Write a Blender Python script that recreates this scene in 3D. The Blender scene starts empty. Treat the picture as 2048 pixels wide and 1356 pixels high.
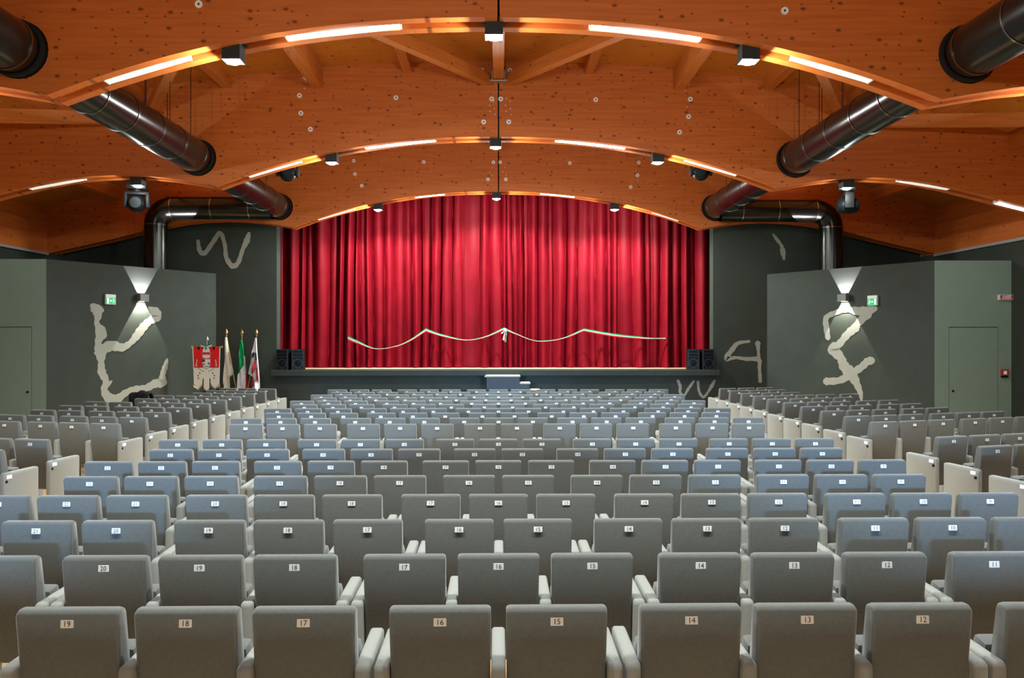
import bpy, bmesh, math, random
from mathutils import Vector, Matrix
from mathutils.bvhtree import BVHTree
from mathutils.geometry import tessellate_polygon
random.seed(7)
SC = bpy.context.scene
COL = SC.collection
PI = math.pi

# ------------------------------------------------------------------ camera, world, exposure
CAM_Z = 2.12
YAW = 27 / 1650.0
FPX = 1650.0
cd = bpy.data.cameras.new('camera')
cd.sensor_width = 36.0
cd.lens = FPX / 2048 * 36.0
cd.clip_end = 200
cd.clip_start = 0.05
cam = bpy.data.objects.new('camera', cd)
COL.objects.link(cam)
cam.location = (0, 0, CAM_Z)
cam.rotation_euler = (PI / 2, 0, -YAW)
SC.camera = cam

world = bpy.data.worlds.new('world')
SC.world = world
world.use_nodes = True
world.node_tree.nodes['Background'].inputs[0].default_value = (0.55, 0.68, 1.0, 1)
world.node_tree.nodes['Background'].inputs[1].default_value = 0.25

SC.view_settings.view_transform = 'Standard'
SC.view_settings.look = 'None'
SC.view_settings.gamma = 1.0
SC.view_settings.use_curve_mapping = False
SC.view_settings.exposure = 0.06
SC.cycles.use_denoising = True
SC.cycles.max_bounces = 8
SC.cycles.diffuse_bounces = 5
SC.cycles.glossy_bounces = 4
SC.cycles.sample_clamp_indirect = 6.0

P_SPOT = 540.0       # downlights in the hall, watts
F_UP = 0.27          # share of the protruding glass dome that shines to all sides
P_STAGE = 850.0      # downlights on the beam before the stage
E_STRIP = 24.0        # lit linear luminaires, emission
P_DAY = 4300.0        # daylight at each rear window
P_SCONCE = 620.0
COOL = (0.93, 1.0, 0.97)


def area_light(name, loc, target, sx, sy, power, col):
    d = bpy.data.lights.new(name, 'AREA')
    d.shape = 'RECTANGLE'
    d.size, d.size_y = sx, sy
    d.energy = power
    d.color = col
    o = bpy.data.objects.new(name, d)
    COL.objects.link(o)
    o.location = loc
    o.rotation_euler = (Vector(target) - Vector(loc)).to_track_quat('-Z', 'Y').to_euler()
    return o


def spot_light(name, loc, target, power, angle, blend, radius, col):
    d = bpy.data.lights.new(name, 'SPOT')
    d.energy = power
    d.spot_size = angle
    d.spot_blend = blend
    d.shadow_soft_size = radius
    d.color = col
    o = bpy.data.objects.new(name, d)
    COL.objects.link(o)
    o.location = loc
    o.rotation_euler = (Vector(target) - Vector(loc)).to_track_quat('-Z', 'Y').to_euler()
    return o


# daylight entering through the two windows of the rear wall
for s in (-1, 1):
    area_light('daylight', (s * 5.9, -9.0, 3.0), (s * 2.9, 6.0, 1.0), 0.5, 0.5, P_DAY, (0.30, 0.58, 1.0))

# ------------------------------------------------------------------ projection helpers


def ray(px, py):
    a = (px - 1024.0) / FPX
    b = (679.0 - py) / FPX
    c, s = math.cos(YAW), math.sin(YAW)
    return Vector((a * c + s, -a * s + c, b))


def at(px, py, Y):
    d = ray(px, py)
    return Vector((0, 0, CAM_Z)) + d * (Y / d.y)


def onplane(px, py, p0, n):
    d = ray(px, py)
    o = Vector((0, 0, CAM_Z))
    return o + d * ((Vector(p0) - o).dot(n) / d.dot(n))


# ------------------------------------------------------------------ materials
def new_mat(name):
    m = bpy.data.materials.new(name)
    m.use_nodes = True
    nt = m.node_tree
    return m, nt, nt.nodes, nt.links, nt.nodes['Principled BSDF']


def plain(name, col, rough=0.6, metal=0.0, spec=0.5, emit=None, es=0.0):
    m, nt, N, L, b = new_mat(name)
    b.inputs['Base Color'].default_value = (*col, 1)
    b.inputs['Roughness'].default_value = rough
    b.inputs['Metallic'].default_value = metal
    b.inputs['Specular IOR Level'].default_value = spec
    if emit:
        b.inputs['Emission Color'].default_value = (*emit, 1)
        b.inputs['Emission Strength'].default_value = es
    return m


def noisy(name, c1, c2, scale, rough=0.8, bump=0.0, bscale=None, spec=0.3, sheen=0.0):
    m, nt, N, L, b = new_mat(name)
    tc = N.new('ShaderNodeTexCoord')
    nz = N.new('ShaderNodeTexNoise')
    nz.inputs['Scale'].default_value = scale
    nz.inputs['Detail'].default_value = 4
    rp = N.new('ShaderNodeValToRGB')
    rp.color_ramp.elements[0].position = 0.3
    rp.color_ramp.elements[0].color = (*c1, 1)
    rp.color_ramp.elements[1].position = 0.7
    rp.color_ramp.elements[1].color = (*c2, 1)
    L.new(tc.outputs['Object'], nz.inputs['Vector'])
    L.new(nz.outputs['Fac'], rp.inputs['Fac'])
    L.new(rp.outputs['Color'], b.inputs['Base Color'])
    b.inputs['Roughness'].default_value = rough
    b.inputs['Specular IOR Level'].default_value = spec
    if sheen:
        b.inputs['Sheen Weight'].default_value = sheen
        b.inputs['Sheen Roughness'].default_value = 0.4
    if bump:
        n2 = N.new('ShaderNodeTexNoise')
        n2.inputs['Scale'].default_value = bscale
        n2.inputs['Detail'].default_value = 2
        bp = N.new('ShaderNodeBump')
        bp.inputs['Strength'].default_value = bump
        bp.inputs['Distance'].default_value = 0.002
        L.new(tc.outputs['Object'], n2.inputs['Vector'])
        L.new(n2.outputs['Fac'], bp.inputs['Height'])
        L.new(bp.outputs['Normal'], b.inputs['Normal'])
    return m


def wood(name, light, dark, knot, axes, gs=(0.5, 9.0), kn=3.8, krad=0.08, kdens=0.62, rough=0.5):
    """axes: ('X','Z') = grain along the first, across along the second."""
    m, nt, N, L, b = new_mat(name)
    tc = N.new('ShaderNodeTexCoord')
    sp = N.new('ShaderNodeSeparateXYZ')
    L.new(tc.outputs['Object'], sp.inputs[0])
    def comb(k1, k2):
        cb = N.new('ShaderNodeCombineXYZ')
        for i, (ax, k) in enumerate(((axes[0], k1), (axes[1], k2))):
            mu = N.new('ShaderNodeMath')
            mu.operation = 'MULTIPLY'
            mu.inputs[1].default_value = k
            if len(ax) == 2:
                ad = N.new('ShaderNodeMath')
                L.new(sp.outputs[ax[0]], ad.inputs[0])
                L.new(sp.outputs[ax[1]], ad.inputs[1])
                L.new(ad.outputs[0], mu.inputs[0])
            else:
                L.new(sp.outputs[ax], mu.inputs[0])
            L.new(mu.outputs[0], cb.inputs[i])
        return cb.outputs[0]
    nz = N.new('ShaderNodeTexNoise')
    nz.inputs['Scale'].default_value = 2.0
    nz.inputs['Detail'].default_value = 6
    nz.inputs['Roughness'].default_value = 0.65
    L.new(comb(*gs), nz.inputs['Vector'])
    rp = N.new('ShaderNodeValToRGB')
    rp.color_ramp.elements[0].position = 0.32
    rp.color_ramp.elements[0].color = (*dark, 1)
    rp.color_ramp.elements[1].position = 0.66
    rp.color_ramp.elements[1].color = (*light, 1)
    L.new(nz.outputs['Fac'], rp.inputs['Fac'])
    col = rp.outputs['Color']
    for k, (sc, rad, dens) in enumerate(((kn, krad, kdens), (kn * 2.1, krad * 1.15, kdens * 0.6))):
        vo = N.new('ShaderNodeTexVoronoi')
        vo.voronoi_dimensions = '2D'
        vo.inputs['Scale'].default_value = sc
        L.new(comb(0.62, 1.0), vo.inputs['Vector'])
        mr = N.new('ShaderNodeMapRange')
        mr.inputs['From Min'].default_value = rad * 0.45
        mr.inputs['From Max'].default_value = rad * 1.25
        mr.inputs['To Min'].default_value = 1.0
        mr.inputs['To Max'].default_value = 0.0
        L.new(vo.outputs['Distance'], mr.inputs['Value'])
        sc2 = N.new('ShaderNodeSeparateColor')
        L.new(vo.outputs['Color'], sc2.inputs[0])
        gt = N.new('ShaderNodeMath')
        gt.operation = 'LESS_THAN'
        gt.inputs[1].default_value = dens
        L.new(sc2.outputs[0], gt.inputs[0])
        mu = N.new('ShaderNodeMath')
        mu.operation = 'MULTIPLY'
        L.new(mr.outputs[0], mu.inputs[0])
        L.new(gt.outputs[0], mu.inputs[1])
        m2 = N.new('ShaderNodeMath')
        m2.operation = 'MULTIPLY'
        m2.inputs[1].default_value = 0.85
        L.new(mu.outputs[0], m2.inputs[0])
        mx = N.new('ShaderNodeMix')
        mx.data_type = 'RGBA'
        L.new(m2.outputs[0], mx.inputs[0])
        L.new(col, mx.inputs[6])
        mx.inputs[7].default_value = (*knot, 1)
        col = mx.outputs[2]
    L.new(col, b.inputs['Base Color'])
    b.inputs['Roughness'].default_value = rough
    b.inputs['Specular IOR Level'].default_value = 0.35
    return m


W_L, W_D, W_K = (0.60, 0.165, 0.027), (0.48, 0.114, 0.016), (0.10, 0.027, 0.006)
M_BEAM = wood('beam_wood', W_L, W_D, W_K, ('X', 'Z'))
M_PURLIN = wood('purlin_wood', (0.58, 0.175, 0.028), (0.47, 0.125, 0.018), W_K, ('Y', 'XZ'), kdens=0.25)
M_EDGE = wood('edge_wood', W_L, W_D, W_K, ('Y', 'Z'), kdens=0.3)
M_CEIL = wood('ceiling_wood', (0.58, 0.20, 0.022), (0.47, 0.14, 0.013), W_K, ('X', 'Y'), kn=3.6, krad=0.08, kdens=0.6)
M_FLOOR = wood('floor_wood', (0.62, 0.40, 0.20), (0.52, 0.32, 0.15), (0.3, 0.17, 0.08), ('Y', 'X'), kdens=0.1, rough=0.35)
M_STAGE = wood('stage_wood', (0.75, 0.52, 0.33), (0.66, 0.43, 0.26), (0.3, 0.17, 0.08), ('X', 'Y'), kdens=0.1)
M_FABRIC = noisy('seat_fabric', (0.118, 0.128, 0.122), (0.136, 0.147, 0.140), 60, 0.9, 0.35, 420, 0.2, 0.5)
M_PANEL = noisy('panel_fabric', (0.27, 0.285, 0.265), (0.295, 0.31, 0.29), 60, 0.9, 0.3, 420, 0.2, 0.15)
M_WALL = noisy('wall_paint', (0.035, 0.045, 0.036), (0.041, 0.052, 0.042), 3, 0.8, 0.15, 300, 0.3)
M_WALL2 = noisy('wall_paint_pale', (0.25, 0.365, 0.305), (0.27, 0.39, 0.325), 3, 0.8, 0.15, 300, 0.3)  # lighter base colour for the door walls
M_REARWALL = noisy('rear_wall_paint', (0.10, 0.11, 0.11), (0.12, 0.13, 0.13), 3, 0.8)
M_MURAL = noisy('mural_paint', (0.30, 0.31, 0.265), (0.33, 0.34, 0.29), 5, 0.8)
M_DARKGAP = plain('dark_gap', (0.02, 0.022, 0.02), 0.9)
M_CURTAIN = noisy('curtain_velvet', (0.145, 0.002, 0.0065), (0.19, 0.003, 0.010), 2.5, 0.55, 0.0, None, 0.11, 0.0)
M_DUCT = plain('duct_metal', (0.042, 0.044, 0.039), 0.24, 0.9)
M_RING = plain('duct_ring', (0.30, 0.32, 0.31), 0.22, 1.0)
M_BLACK = plain('black_plastic', (0.007, 0.007, 0.008), 0.5, 0.0, 0.15)
M_BLACKGLOSS = plain('black_gloss', (0.005, 0.007, 0.008), 0.45, 0.0, 0.12)
M_HOLE = plain('hole_black', (0.006, 0.006, 0.006), 0.9)
M_HOUSING = plain('lamp_housing', (0.022, 0.027, 0.026), 0.5, 0.0, 0.25)
M_STEEL = plain('bracket_steel', (0.55, 0.56, 0.54), 0.4, 0.9)
M_BOLT = plain('bolt_washer', (0.85, 0.85, 0.83), 0.5)
M_PLATE = plain('number_plate', (0.90, 0.95, 0.96), 0.6, 0.0, 0.2)
M_INK = plain('number_ink', (0.015, 0.015, 0.018), 0.6)
M_LENS = plain('lamp_lens', (0.9, 0.9, 0.9), 0.3, emit=COOL, es=28.0)
M_STRIPON = plain('strip_on', (0.9, 0.9, 0.9), 0.4, emit=(0.97, 1.0, 1.0), es=E_STRIP)
M_STRIPOFFGLOW = plain('strip_dim', (0.85, 0.85, 0.8), 0.4, emit=(1.0, 0.98, 0.9), es=0.55)  # unlit diffusers; faint emission paints in the bounced room light
M_WHITE = plain('white_plastic', (0.75, 0.75, 0.72), 0.5)
M_GREEN = plain('sign_green', (0.0, 0.42, 0.16), 0.4, emit=(0.0, 0.65, 0.25), es=0.35)
M_SIGNWHITE = plain('sign_white', (0.85, 0.9, 0.85), 0.4, emit=(0.8, 1.0, 0.9), es=0.35)
M_RED = plain('alarm_red', (0.55, 0.015, 0.015), 0.4)
M_LIGHTGREY = plain('sconce_grey', (0.16, 0.17, 0.165), 0.5)
M_RAIL = plain('pale_rail', (0.35, 0.35, 0.33), 0.5)
M_STEPBLUE = plain('step_blue_grey', (0.045, 0.058, 0.066), 0.7)
M_TREAD = noisy('tread_wood', (0.42, 0.38, 0.31), (0.55, 0.50, 0.42), 30, 0.6)
M_GOLD = plain('gold', (0.62, 0.42, 0.13), 0.3, 0.8)
M_CREAM = noisy('cream_cloth', (0.76, 0.75, 0.66), (0.82, 0.80, 0.72), 20, 0.85)
M_CLOTHW = noisy('white_cloth', (0.72, 0.72, 0.74), (0.80, 0.80, 0.82), 20, 0.85)
M_RIBW = noisy('ribbon_white', (0.42, 0.42, 0.40), (0.48, 0.48, 0.46), 20, 0.7)
M_CLOTHR = noisy('red_cloth', (0.70, 0.012, 0.012), (0.80, 0.02, 0.02), 20, 0.8)
M_CLOTHG = noisy('green_cloth', (0.0, 0.25, 0.07), (0.0, 0.30, 0.09), 20, 0.8)
M_CLOTHB = noisy('black_cloth', (0.008, 0.008, 0.009), (0.014, 0.014, 0.015), 20, 0.95)
M_SILVER = plain('silver', (0.75, 0.77, 0.76), 0.25, 0.9)
M_BLUE = plain('embroidery_blue', (0.08, 0.16, 0.42), 0.7)
M_FRINGE = plain('gold_fringe', (0.42, 0.36, 0.22), 0.8)
M_CLOTHDR = noisy('dark_red_cloth', (0.30, 0.008, 0.02), (0.36, 0.01, 0.03), 20, 0.8)


# ------------------------------------------------------------------ object helpers
def link(name, me, mats, parent=None):
    o = bpy.data.objects.new(name, me)
    COL.objects.link(o)
    if mats is not None and not me.materials:
        for m in (mats if isinstance(mats, (list, tuple)) else [mats]):
            me.materials.append(m)
    if parent:
        o.parent = parent
    return o


def mesh_of(bm, name, smooth=None):
    bmesh.ops.recalc_face_normals(bm, faces=bm.faces[:])
    me = bpy.data.meshes.new(name)
    bm.to_mesh(me)
    bm.free()
    if smooth:
        for p in me.polygons:
            p.use_smooth = True
        me.set_sharp_from_angle(angle=math.radians(smooth))
    return me


def obj(name, bm, mats, parent=None, smooth=None):
    return link(name, mesh_of(bm, name, smooth), mats, parent)


def tag(o, label, cat, group=None, kind=None):
    o['label'] = label
    o['category'] = cat
    if group:
        o['group'] = group
    if kind:
        o['kind'] = kind
    return o


def thing(name, label, cat, loc=(0, 0, 0), rz=0.0, group=None):
    o = bpy.data.objects.new(name, None)
    o.empty_display_size = 0.1
    COL.objects.link(o)
    o.location = loc
    o.rotation_euler = (0, 0, rz)
    return tag(o, label, cat, group)


def structure(o, label=None):
    o['kind'] = 'structure'
    if label:
        o['label'] = label
    return o


def box(bm, x0, x1, y0, y1, z0, z1, bev=0.0, seg=1, mat=None, M=None):
    vs = [bm.verts.new((x, y, z)) for z in (z0, z1) for y in (y0, y1) for x in (x0, x1)]
    if M is not None:
        for v in vs:
            v.co = M @ v.co
    fs = [bm.faces.new([vs[i] for i in q]) for q in ((0, 2, 3, 1), (4, 5, 7, 6), (0, 1, 5, 4), (2, 6, 7, 3), (0, 4, 6, 2), (1, 3, 7, 5))]
    if mat is not None:
        for f in fs:
            f.material_index = mat
    if bev:
        es = list({e for f in fs for e in f.edges})
        bmesh.ops.bevel(bm, geom=es, offset=bev, segments=seg, affect='EDGES', profile=0.6)
    return bm


def bxm(x0, x1, y0, y1, z0, z1, bev=0.0, seg=1, M=None):
    return box(bmesh.new(), x0, x1, y0, y1, z0, z1, bev, seg, None, M)


def prism(bm, outer, holes, f0, f1, mat=None):
    """2-D outline (with holes) between two mappings f0, f1: (u, v) -> Vector."""
    loops = [outer] + list(holes)
    flat = [p for l in loops for p in l]
    tris = tessellate_polygon([[Vector((p[0], p[1], 0)) for p in l] for l in loops])
    a = [bm.verts.new(f0(*p)) for p in flat]
    b = [bm.verts.new(f1(*p)) for p in flat]
    for t in tris:
        for vs in ([a[i] for i in t], [b[i] for i in reversed(t)]):
            try:
                f = bm.faces.new(vs)
                if mat is not None:
                    f.material_index = mat
            except ValueError:
                pass
    k = 0
    for l in loops:
        n = len(l)
        for i in range(n):
            j = (i + 1) % n
            try:
                f = bm.faces.new((a[k + i], a[k + j], b[k + j], b[k + i]))
                if mat is not None:
                    f.material_index = mat
            except ValueError:
                pass
        k += n
    return bm


def tube(bm, pts, r, n=12, caps=True, mat=None):
    pts = [Vector(p) for p in pts]
    rs = r if isinstance(r, (list, tuple)) else [r] * len(pts)
    rings = []
    up = None
    for i, p in enumerate(pts):
        t = (pts[min(i + 1, len(pts) - 1)] - pts[max(i - 1, 0)]).normalized()
        if up is None:
            up = Vector((0, 0, 1)) if abs(t.z) < 0.9 else Vector((1, 0, 0))
        a = t.cross(up).normalized()
        b = a.cross(t).normalized()
        up = b
        rings.append([bm.verts.new(p + (a * math.cos(2 * PI * k / n) + b * math.sin(2 * PI * k / n)) * rs[i]) for k in range(n)])
    for i in range(len(rings) - 1):
        for k in range(n):
            f = bm.faces.new((rings[i][k], rings[i][(k + 1) % n], rings[i + 1][(k + 1) % n], rings[i + 1][k]))
            if mat is not None:
                f.material_index = mat
    if caps:
        for rg in (rings[0], rings[-1]):
            f = bm.faces.new(rg)
            if mat is not None:
                f.material_index = mat
    return bm


def ring_band(bm, c, axis, r0, r1, h, n=28):
    """flat ring (washer-like tube wall) along axis."""
    axis = Vector(axis).normalized()
    u = axis.orthogonal().normalized()
    v = axis.cross(u)
    c = Vector(c)
    L = []
    for (r, t) in ((r0, -h / 2), (r1, -h / 2), (r1, h / 2), (r0, h / 2)):
        L.append([bm.verts.new(c + axis * t + (u * math.cos(2 * PI * k / n) + v * math.sin(2 * PI * k / n)) * r) for k in range(n)])
    for i in range(4):
        A, B = L[i], L[(i + 1) % 4]
        for k in range(n):
            bm.faces.new((A[k], A[(k + 1) % n], B[(k + 1) % n], B[k]))
    return bm


_text = {}


def text_mesh(s, size):
    key = (s, size)
    if key not in _text:
        cu = bpy.data.curves.new('number', 'FONT')
        cu.body = s
        cu.size = size
        cu.align_x = 'CENTER'
        cu.align_y = 'CENTER'
        cu.resolution_u = 2
        o = bpy.data.objects.new('tmp_text', cu)
        COL.objects.link(o)
        dg = bpy.context.evaluated_depsgraph_get()
        me = bpy.data.meshes.new_from_object(o.evaluated_get(dg))
        me.name = 'number'
        bpy.data.objects.remove(o)
        bpy.data.curves.remove(cu)
        me.materials.clear()
        _text[key] = me
    return _text[key]


# ------------------------------------------------------------------ room shell
H_ROOM = 3.81            # top of the low corner rooms
Y_PRO = 21.45            # front of the wall around the stage
Z_STAGE = 1.33
OP_L, OP_R, OP_T = -5.74, 5.60, 6.35


def ceil_z(x):
    return 7.2 - 1.86 * (abs(x) / 11.2) ** 2.23


structure(obj('floor', bxm(-11.6, 11.6, -3.3, 21.6, -0.1, 0.0), M_FLOOR))

# curved plywood ceiling
bm = bmesh.new()
xs = [-11.6 + 23.2 * i / 40 for i in range(41)]
rows = []
for dz in (0.0, 0.12):
    for Y in (-3.3, 21.9):
        rows.append([bm.verts.new((x, Y, ceil_z(x) + dz)) for x in xs])
for i in range(40):
    bm.faces.new((rows[0][i], rows[0][i + 1], rows[1][i + 1], rows[1][i]))
    bm.faces.new((rows[2][i], rows[3][i], rows[3][i + 1], rows[2][i + 1]))
structure(obj('ceiling', bm, M_CEIL, smooth=40))


def wall_panel(name, p, q, z0, z1, mat, holes=(), th=0.2, side=1):
    """vertical wall between plan points p and q; holes are (u0, u1, z0, z1) along it; thickness goes to `side`."""
    p, q = Vector((*p, 0)), Vector((*q, 0))
    d = (q - p).normalized()
    n = Vector((-d.y, d.x, 0)) * side
    L = (q - p).length
    hs = [[(a, c), (b, c), (b, e), (a, e)] for a, b, c, e in holes]
    bm = bmesh.new()
    prism(bm, [(0, z0), (L, z0), (L, z1), (0, z1)], hs, lambda u, v: p + d * u + Vector((0, 0, v)), lambda u, v: p + d * u + n * th + Vector((0, 0, v)))
    return structure(obj(name, bm, mat)), d, n


# proscenium wall with the stage opening
w_front, _, _ = wall_panel('wall_front', (-11.3, Y_PRO), (11.2, Y_PRO), 0.0, 7.1, M_WALL,
                           [(OP_L + 11.3, OP_R + 11.3, Z_STAGE, OP_T)], 0.36, 1)
wall_panel('wall_left', (-11.25, -3.2), (-11.25, Y_PRO + 0.3), 0.0, 5.6, M_WALL, (), 0.25, 1)
wall_panel('wall_right', (11.05, -3.2), (11.05, Y_PRO + 0.3), 0.0, 5.6, M_WALL, (), 0.25, -1)
# rear wall behind the camera, two high windows let daylight in
wb, _, _ = wall_panel('wall_back', (-11.3, -3.0), (11.2, -3.0), 0.0, 7.3, M_REARWALL,
                      [(11.3 - 5.80, 11.3 - 4.35, 2.08, 2.95), (11.3 + 4.35, 11.3 + 5.80, 2.08, 2.95)], 0.2, -1)
for i, s in enumerate((-1, 1)):
    bm = bmesh.new()
    xa, xb = sorted((s * 4.35, s * 5.80))
    prism(bm, [(xa, 2.08), (xb, 2.08), (xb, 2.95), (xa, 2.95)], [[(xa + .05, 2.13), (xb - .05, 2.13), (xb - .05, 2.90), (xa + .05, 2.90)]],
          lambda u, v: Vector((u, -3.15, v)), lambda u, v: Vector((u, -3.05, v)))
    structure(obj('window_%d' % (i + 1), bm, M_HOUSING))

# corner rooms left and right of the stage: pale wall with a flush door, dark angled wall, flat top
PL_A, PL_B = Vector((-9.56, 17.60)), Vector((-7.30, Y_PRO))
PR_A, PR_B = Vector((9.38, 17.60)), Vector((7.02, Y_PRO))
for side, A, B, xo, door in ((-1, PL_A, PL_B, -11.25, (-10.93, -9.86)), (1, PR_A, PR_B, 11.05, (9.69, 10.77))):
    sd = 'left' if side < 0 else 'right'
    x0, x1 = sorted((A.x, xo))
    wall_panel('wall_front_' + sd, (x0, 17.60), (x1, 17.60), 0.0, H_ROOM, M_WALL2, [(door[0] - x0, door[1] - x0, 0.0 + 0.001, 2.38)], 0.18, 1)
    d = obj('door_%d' % (1 if side < 0 else 2), bxm(door[0] + .012, door[1] - .012, 17.604, 17.66, 0.006, 2.366, 0.002), M_WALL2)
    structure(d)
    hx = door[0] + 0.09 if side > 0 else door[1] - 0.09
    bmk = bmesh.new()
    tube(bmk, [(hx, 17.604, 1.0), (hx, 17.585, 1.0)], 0.022, 12)
    obj('lock', bmk, M_BLACK, d)
    structure(obj('door_reveal', bxm(door[0] - .03, door[1] + .03, 17.70, 17.76, 0.0, 2.42), M_DARKGAP))  # dark sheet standing in for shade in the gap round the door
    wall_panel('wall_stage_' + sd, (A.x, A.y), (B.x, B.y), 0.0, H_ROOM, M_WALL, (), 0.08, 1 if side < 0 else -1)
    bm = bmesh.new()
    pts = [(A.x, A.y + .02), (B.x, B.y - .005), (xo, B.y - .005), (xo, A.y + .02)]
    prism(bm, pts, [], lambda u, v: Vector((u, v, H_ROOM - 0.12)), lambda u, v: Vector((u, v, H_ROOM - 0.002)))
    structure(obj('trim_%d' % (1 if side < 0 else 2), bm, M_WALL))

# stage: floor, ledge, masking walls behind
structure(obj('stage_floor', bxm(-8.6, 8.6, Y_PRO + 0.34, 25.0, 1.20, Z_STAGE + .004), M_STAGE))
structure(obj('trim_3', bxm(at(541, 745, 21.1).x, at(1440, 745, 21.1).x, 21.12, Y_PRO, Z_STAGE - 0.15, Z_STAGE - 0.004, 0.008), M_WALL))
structure(obj('wall_stage_back', bxm(-8.8, 8.8, 25.0, 25.2, 0.0, 7.6), M_DARKGAP))
for s in (-1, 1):
    structure(obj('wall_stage_wing', bxm(s * 8.7 - .1, s * 8.7 + .1, 21.8, 25.0, 0.0, 7.6), M_DARKGAP))
structure(obj('ceiling_stage', bxm(-8.8, 8.8, 21.8, 25.2, 7.4, 7.6), M_DARKGAP))
for xa, xb, yt in ((649, 704, 775.5), (866, 921, 775.5), (1104, 1130, 775), (1280, 1340, 774.5)):
    a, b = at(xa, yt, Y_PRO), at(xb, yt, Y_PRO)
    structure(obj('apron_panel', bxm(a.x, b.x, Y_PRO - 0.02, Y_PRO, 0.25, a.z, 0.004), M_WALL), 'small flush access panel in the stage apron')

# painted marks on the dark walls: flat paint, one part per stroke
_stroke = [0]


def stroke(parent, pts, p0, n, sx, ox, oy):
    """pts: (u, v, width) in zoomed pixels; sx scale, (ox, oy) offset; painted on plane (p0, n)."""
    _stroke[0] += 1
    lift = 0.002 + 0.0004 * (_stroke[0] % 7)
    n = Vector(n)
    # resample smoothly (Catmull-Rom)
    P = [Vector(p) for p in pts]
    Q = []
    for i in range(len(P) - 1):
        a, b, c, d = P[max(i - 1, 0)], P[i], P[i + 1], P[min(i + 2, len(P) - 1)]
        for k in range(6):
            t = k / 6
            Q.append(0.5 * ((2 * b) + (c - a) * t + (2 * a - 5 * b + 4 * c - d) * t * t + (3 * b - a - 3 * c + d) * t ** 3))
    Q.append(P[-1])
    out_l, out_r = [], []
    for i, q in enumerate(Q):
        t = Q[min(i + 1, len(Q) - 1)] - Q[max(i - 1, 0)]
        t = Vector((t.x, t.y)).normalized()
        nn = Vector((-t.y, t.x))
        w = q.z * 0.56 * (1 + 0.10 * math.sin(i * 1.7))
        out_l.append(Vector((q.x, q.y)) + nn * w)
        out_r.append(Vector((q.x, q.y)) - nn * w)
    def cap(q, d):
        t = (Vector((q[0].x, q[0].y)) - Vector((q[1].x, q[1].y))).normalized()
        w = q[0].z * 0.5
        nn = Vector((-t.y, t.x))
        c = Vector((q[0].x, q[0].y))
        return [c + (nn * math.cos(a) + t * math.sin(a)) * w for a in [PI * (k + 1) / 6 for k in range(5)]]
    bm = bmesh.new()
    V = lambda p: bm.verts.new(onplane(ox + p.x / sx, oy + p.y / sx, p0, n) + n * lift)
    L, R = [V(p) for p in out_l], [V(p) for p in out_r]
    for i in range(len(L) - 1):
        bm.faces.new((L[i], L[i + 1], R[i + 1], R[i]))
    c0 = [V(p) for p in cap([Q[0], Q[1]], 1)]
    bm.faces.new([R[0]] + c0 + [L[0]])
    c1 = [V(p) for p in cap([Q[-1], Q[-2]], 1)]
    bm.faces.new([L[-1]] + c1 + [R[-1]])
    me = mesh_of(bm, 'painted_stroke')
    return link('painted_stroke', me, M_MURAL, parent)


def wall_normal(A, B, toward):
    d = (B - A).normalized()
    n = Vector((-d.y, d.x, 0))
    c = Vector(((A.x + B.x) / 2, (A.y + B.y) / 2, 0))
    if (Vector(toward) - c).dot(n) < 0:
        n = -n
    return n


NL = wall_normal(PL_A, PL_B, (0, 5, 0))
NR = wall_normal(PR_A, PR_B, (0, 5, 0))
NF = Vector((0, -1, 0))
P0L, P0R, P0F = Vector((PL_A.x, PL_A.y, 0)), Vector((PR_A.x, PR_A.y, 0)), Vector((0, Y_PRO, 0))
wl, wr = bpy.data.objects['wall_stage_left'], bpy.data.objects['wall_stage_right']
a4 = (2.948, 0, 360)
stroke(wl, [(560, 758, 52), (578, 800, 42), (570, 845, 26), (596, 905, 62), (578, 960, 34), (592, 1015, 66), (596, 1075, 34), (600, 1135, 44), (625, 1190, 34), (614, 1240, 36), (640, 1285, 52), (690, 1292, 44), (745, 1255, 34), (800, 1240, 42), (860, 1230, 36), (915, 1203, 44), (955, 1195, 50), (958, 1155, 30), (972, 1110, 30), (985, 1062, 14)], P0L, NL, *a4)
stroke(wl, [(590, 1010, 52), (655, 980, 54), (720, 990, 42), (770, 962, 30), (805, 922, 42), (845, 870, 44), (880, 835, 38), (925, 812, 44), (912, 782, 56), (880, 757, 16)], P0L, NL, *a4)
stroke(wl, [(610, 1225, 30), (640, 1205, 22), (658, 1188, 8)], P0L, NL, *a4)
stroke(wl, [(545, 745, 30), (580, 762, 40), (600, 772, 26)], P0L, NL, *a4)
stroke(w_front, [(1168, 362, 18), (1178, 420, 24), (1208, 434, 24), (1255, 370, 24), (1298, 316, 24), (1325, 382, 20), (1335, 460, 24), (1370, 510, 28), (1405, 488, 24), (1432, 410, 22), (1455, 362, 32), (1468, 318, 18)], P0F, NF, *a4)
a5 = (2.948, 1400, 360)
stroke(wr, [(755, 935, 26), (746, 875, 30), (745, 815, 28), (800, 785, 26), (870, 768, 28), (955, 778, 50), (1030, 762, 34)], P0R, NR, *a5)
stroke(wr, [(990, 790, 50), (930, 850, 36), (915, 875, 46), (870, 912, 40), (822, 970, 38), (788, 1000, 62), (830, 1052, 44), (850, 1100, 54), (890, 1145, 62), (922, 1200, 40), (946, 1260, 26), (952, 1300, 12)], P0R, NR, *a5)
stroke(wr, [(885, 1148, 40), (950, 1108, 38), (985, 1075, 40), (1010, 1068, 44)], P0R, NR, *a5)
stroke(wr, [(885, 1155, 44), (820, 1185, 36), (745, 1190, 40)], P0R, NR, *a5)
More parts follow.
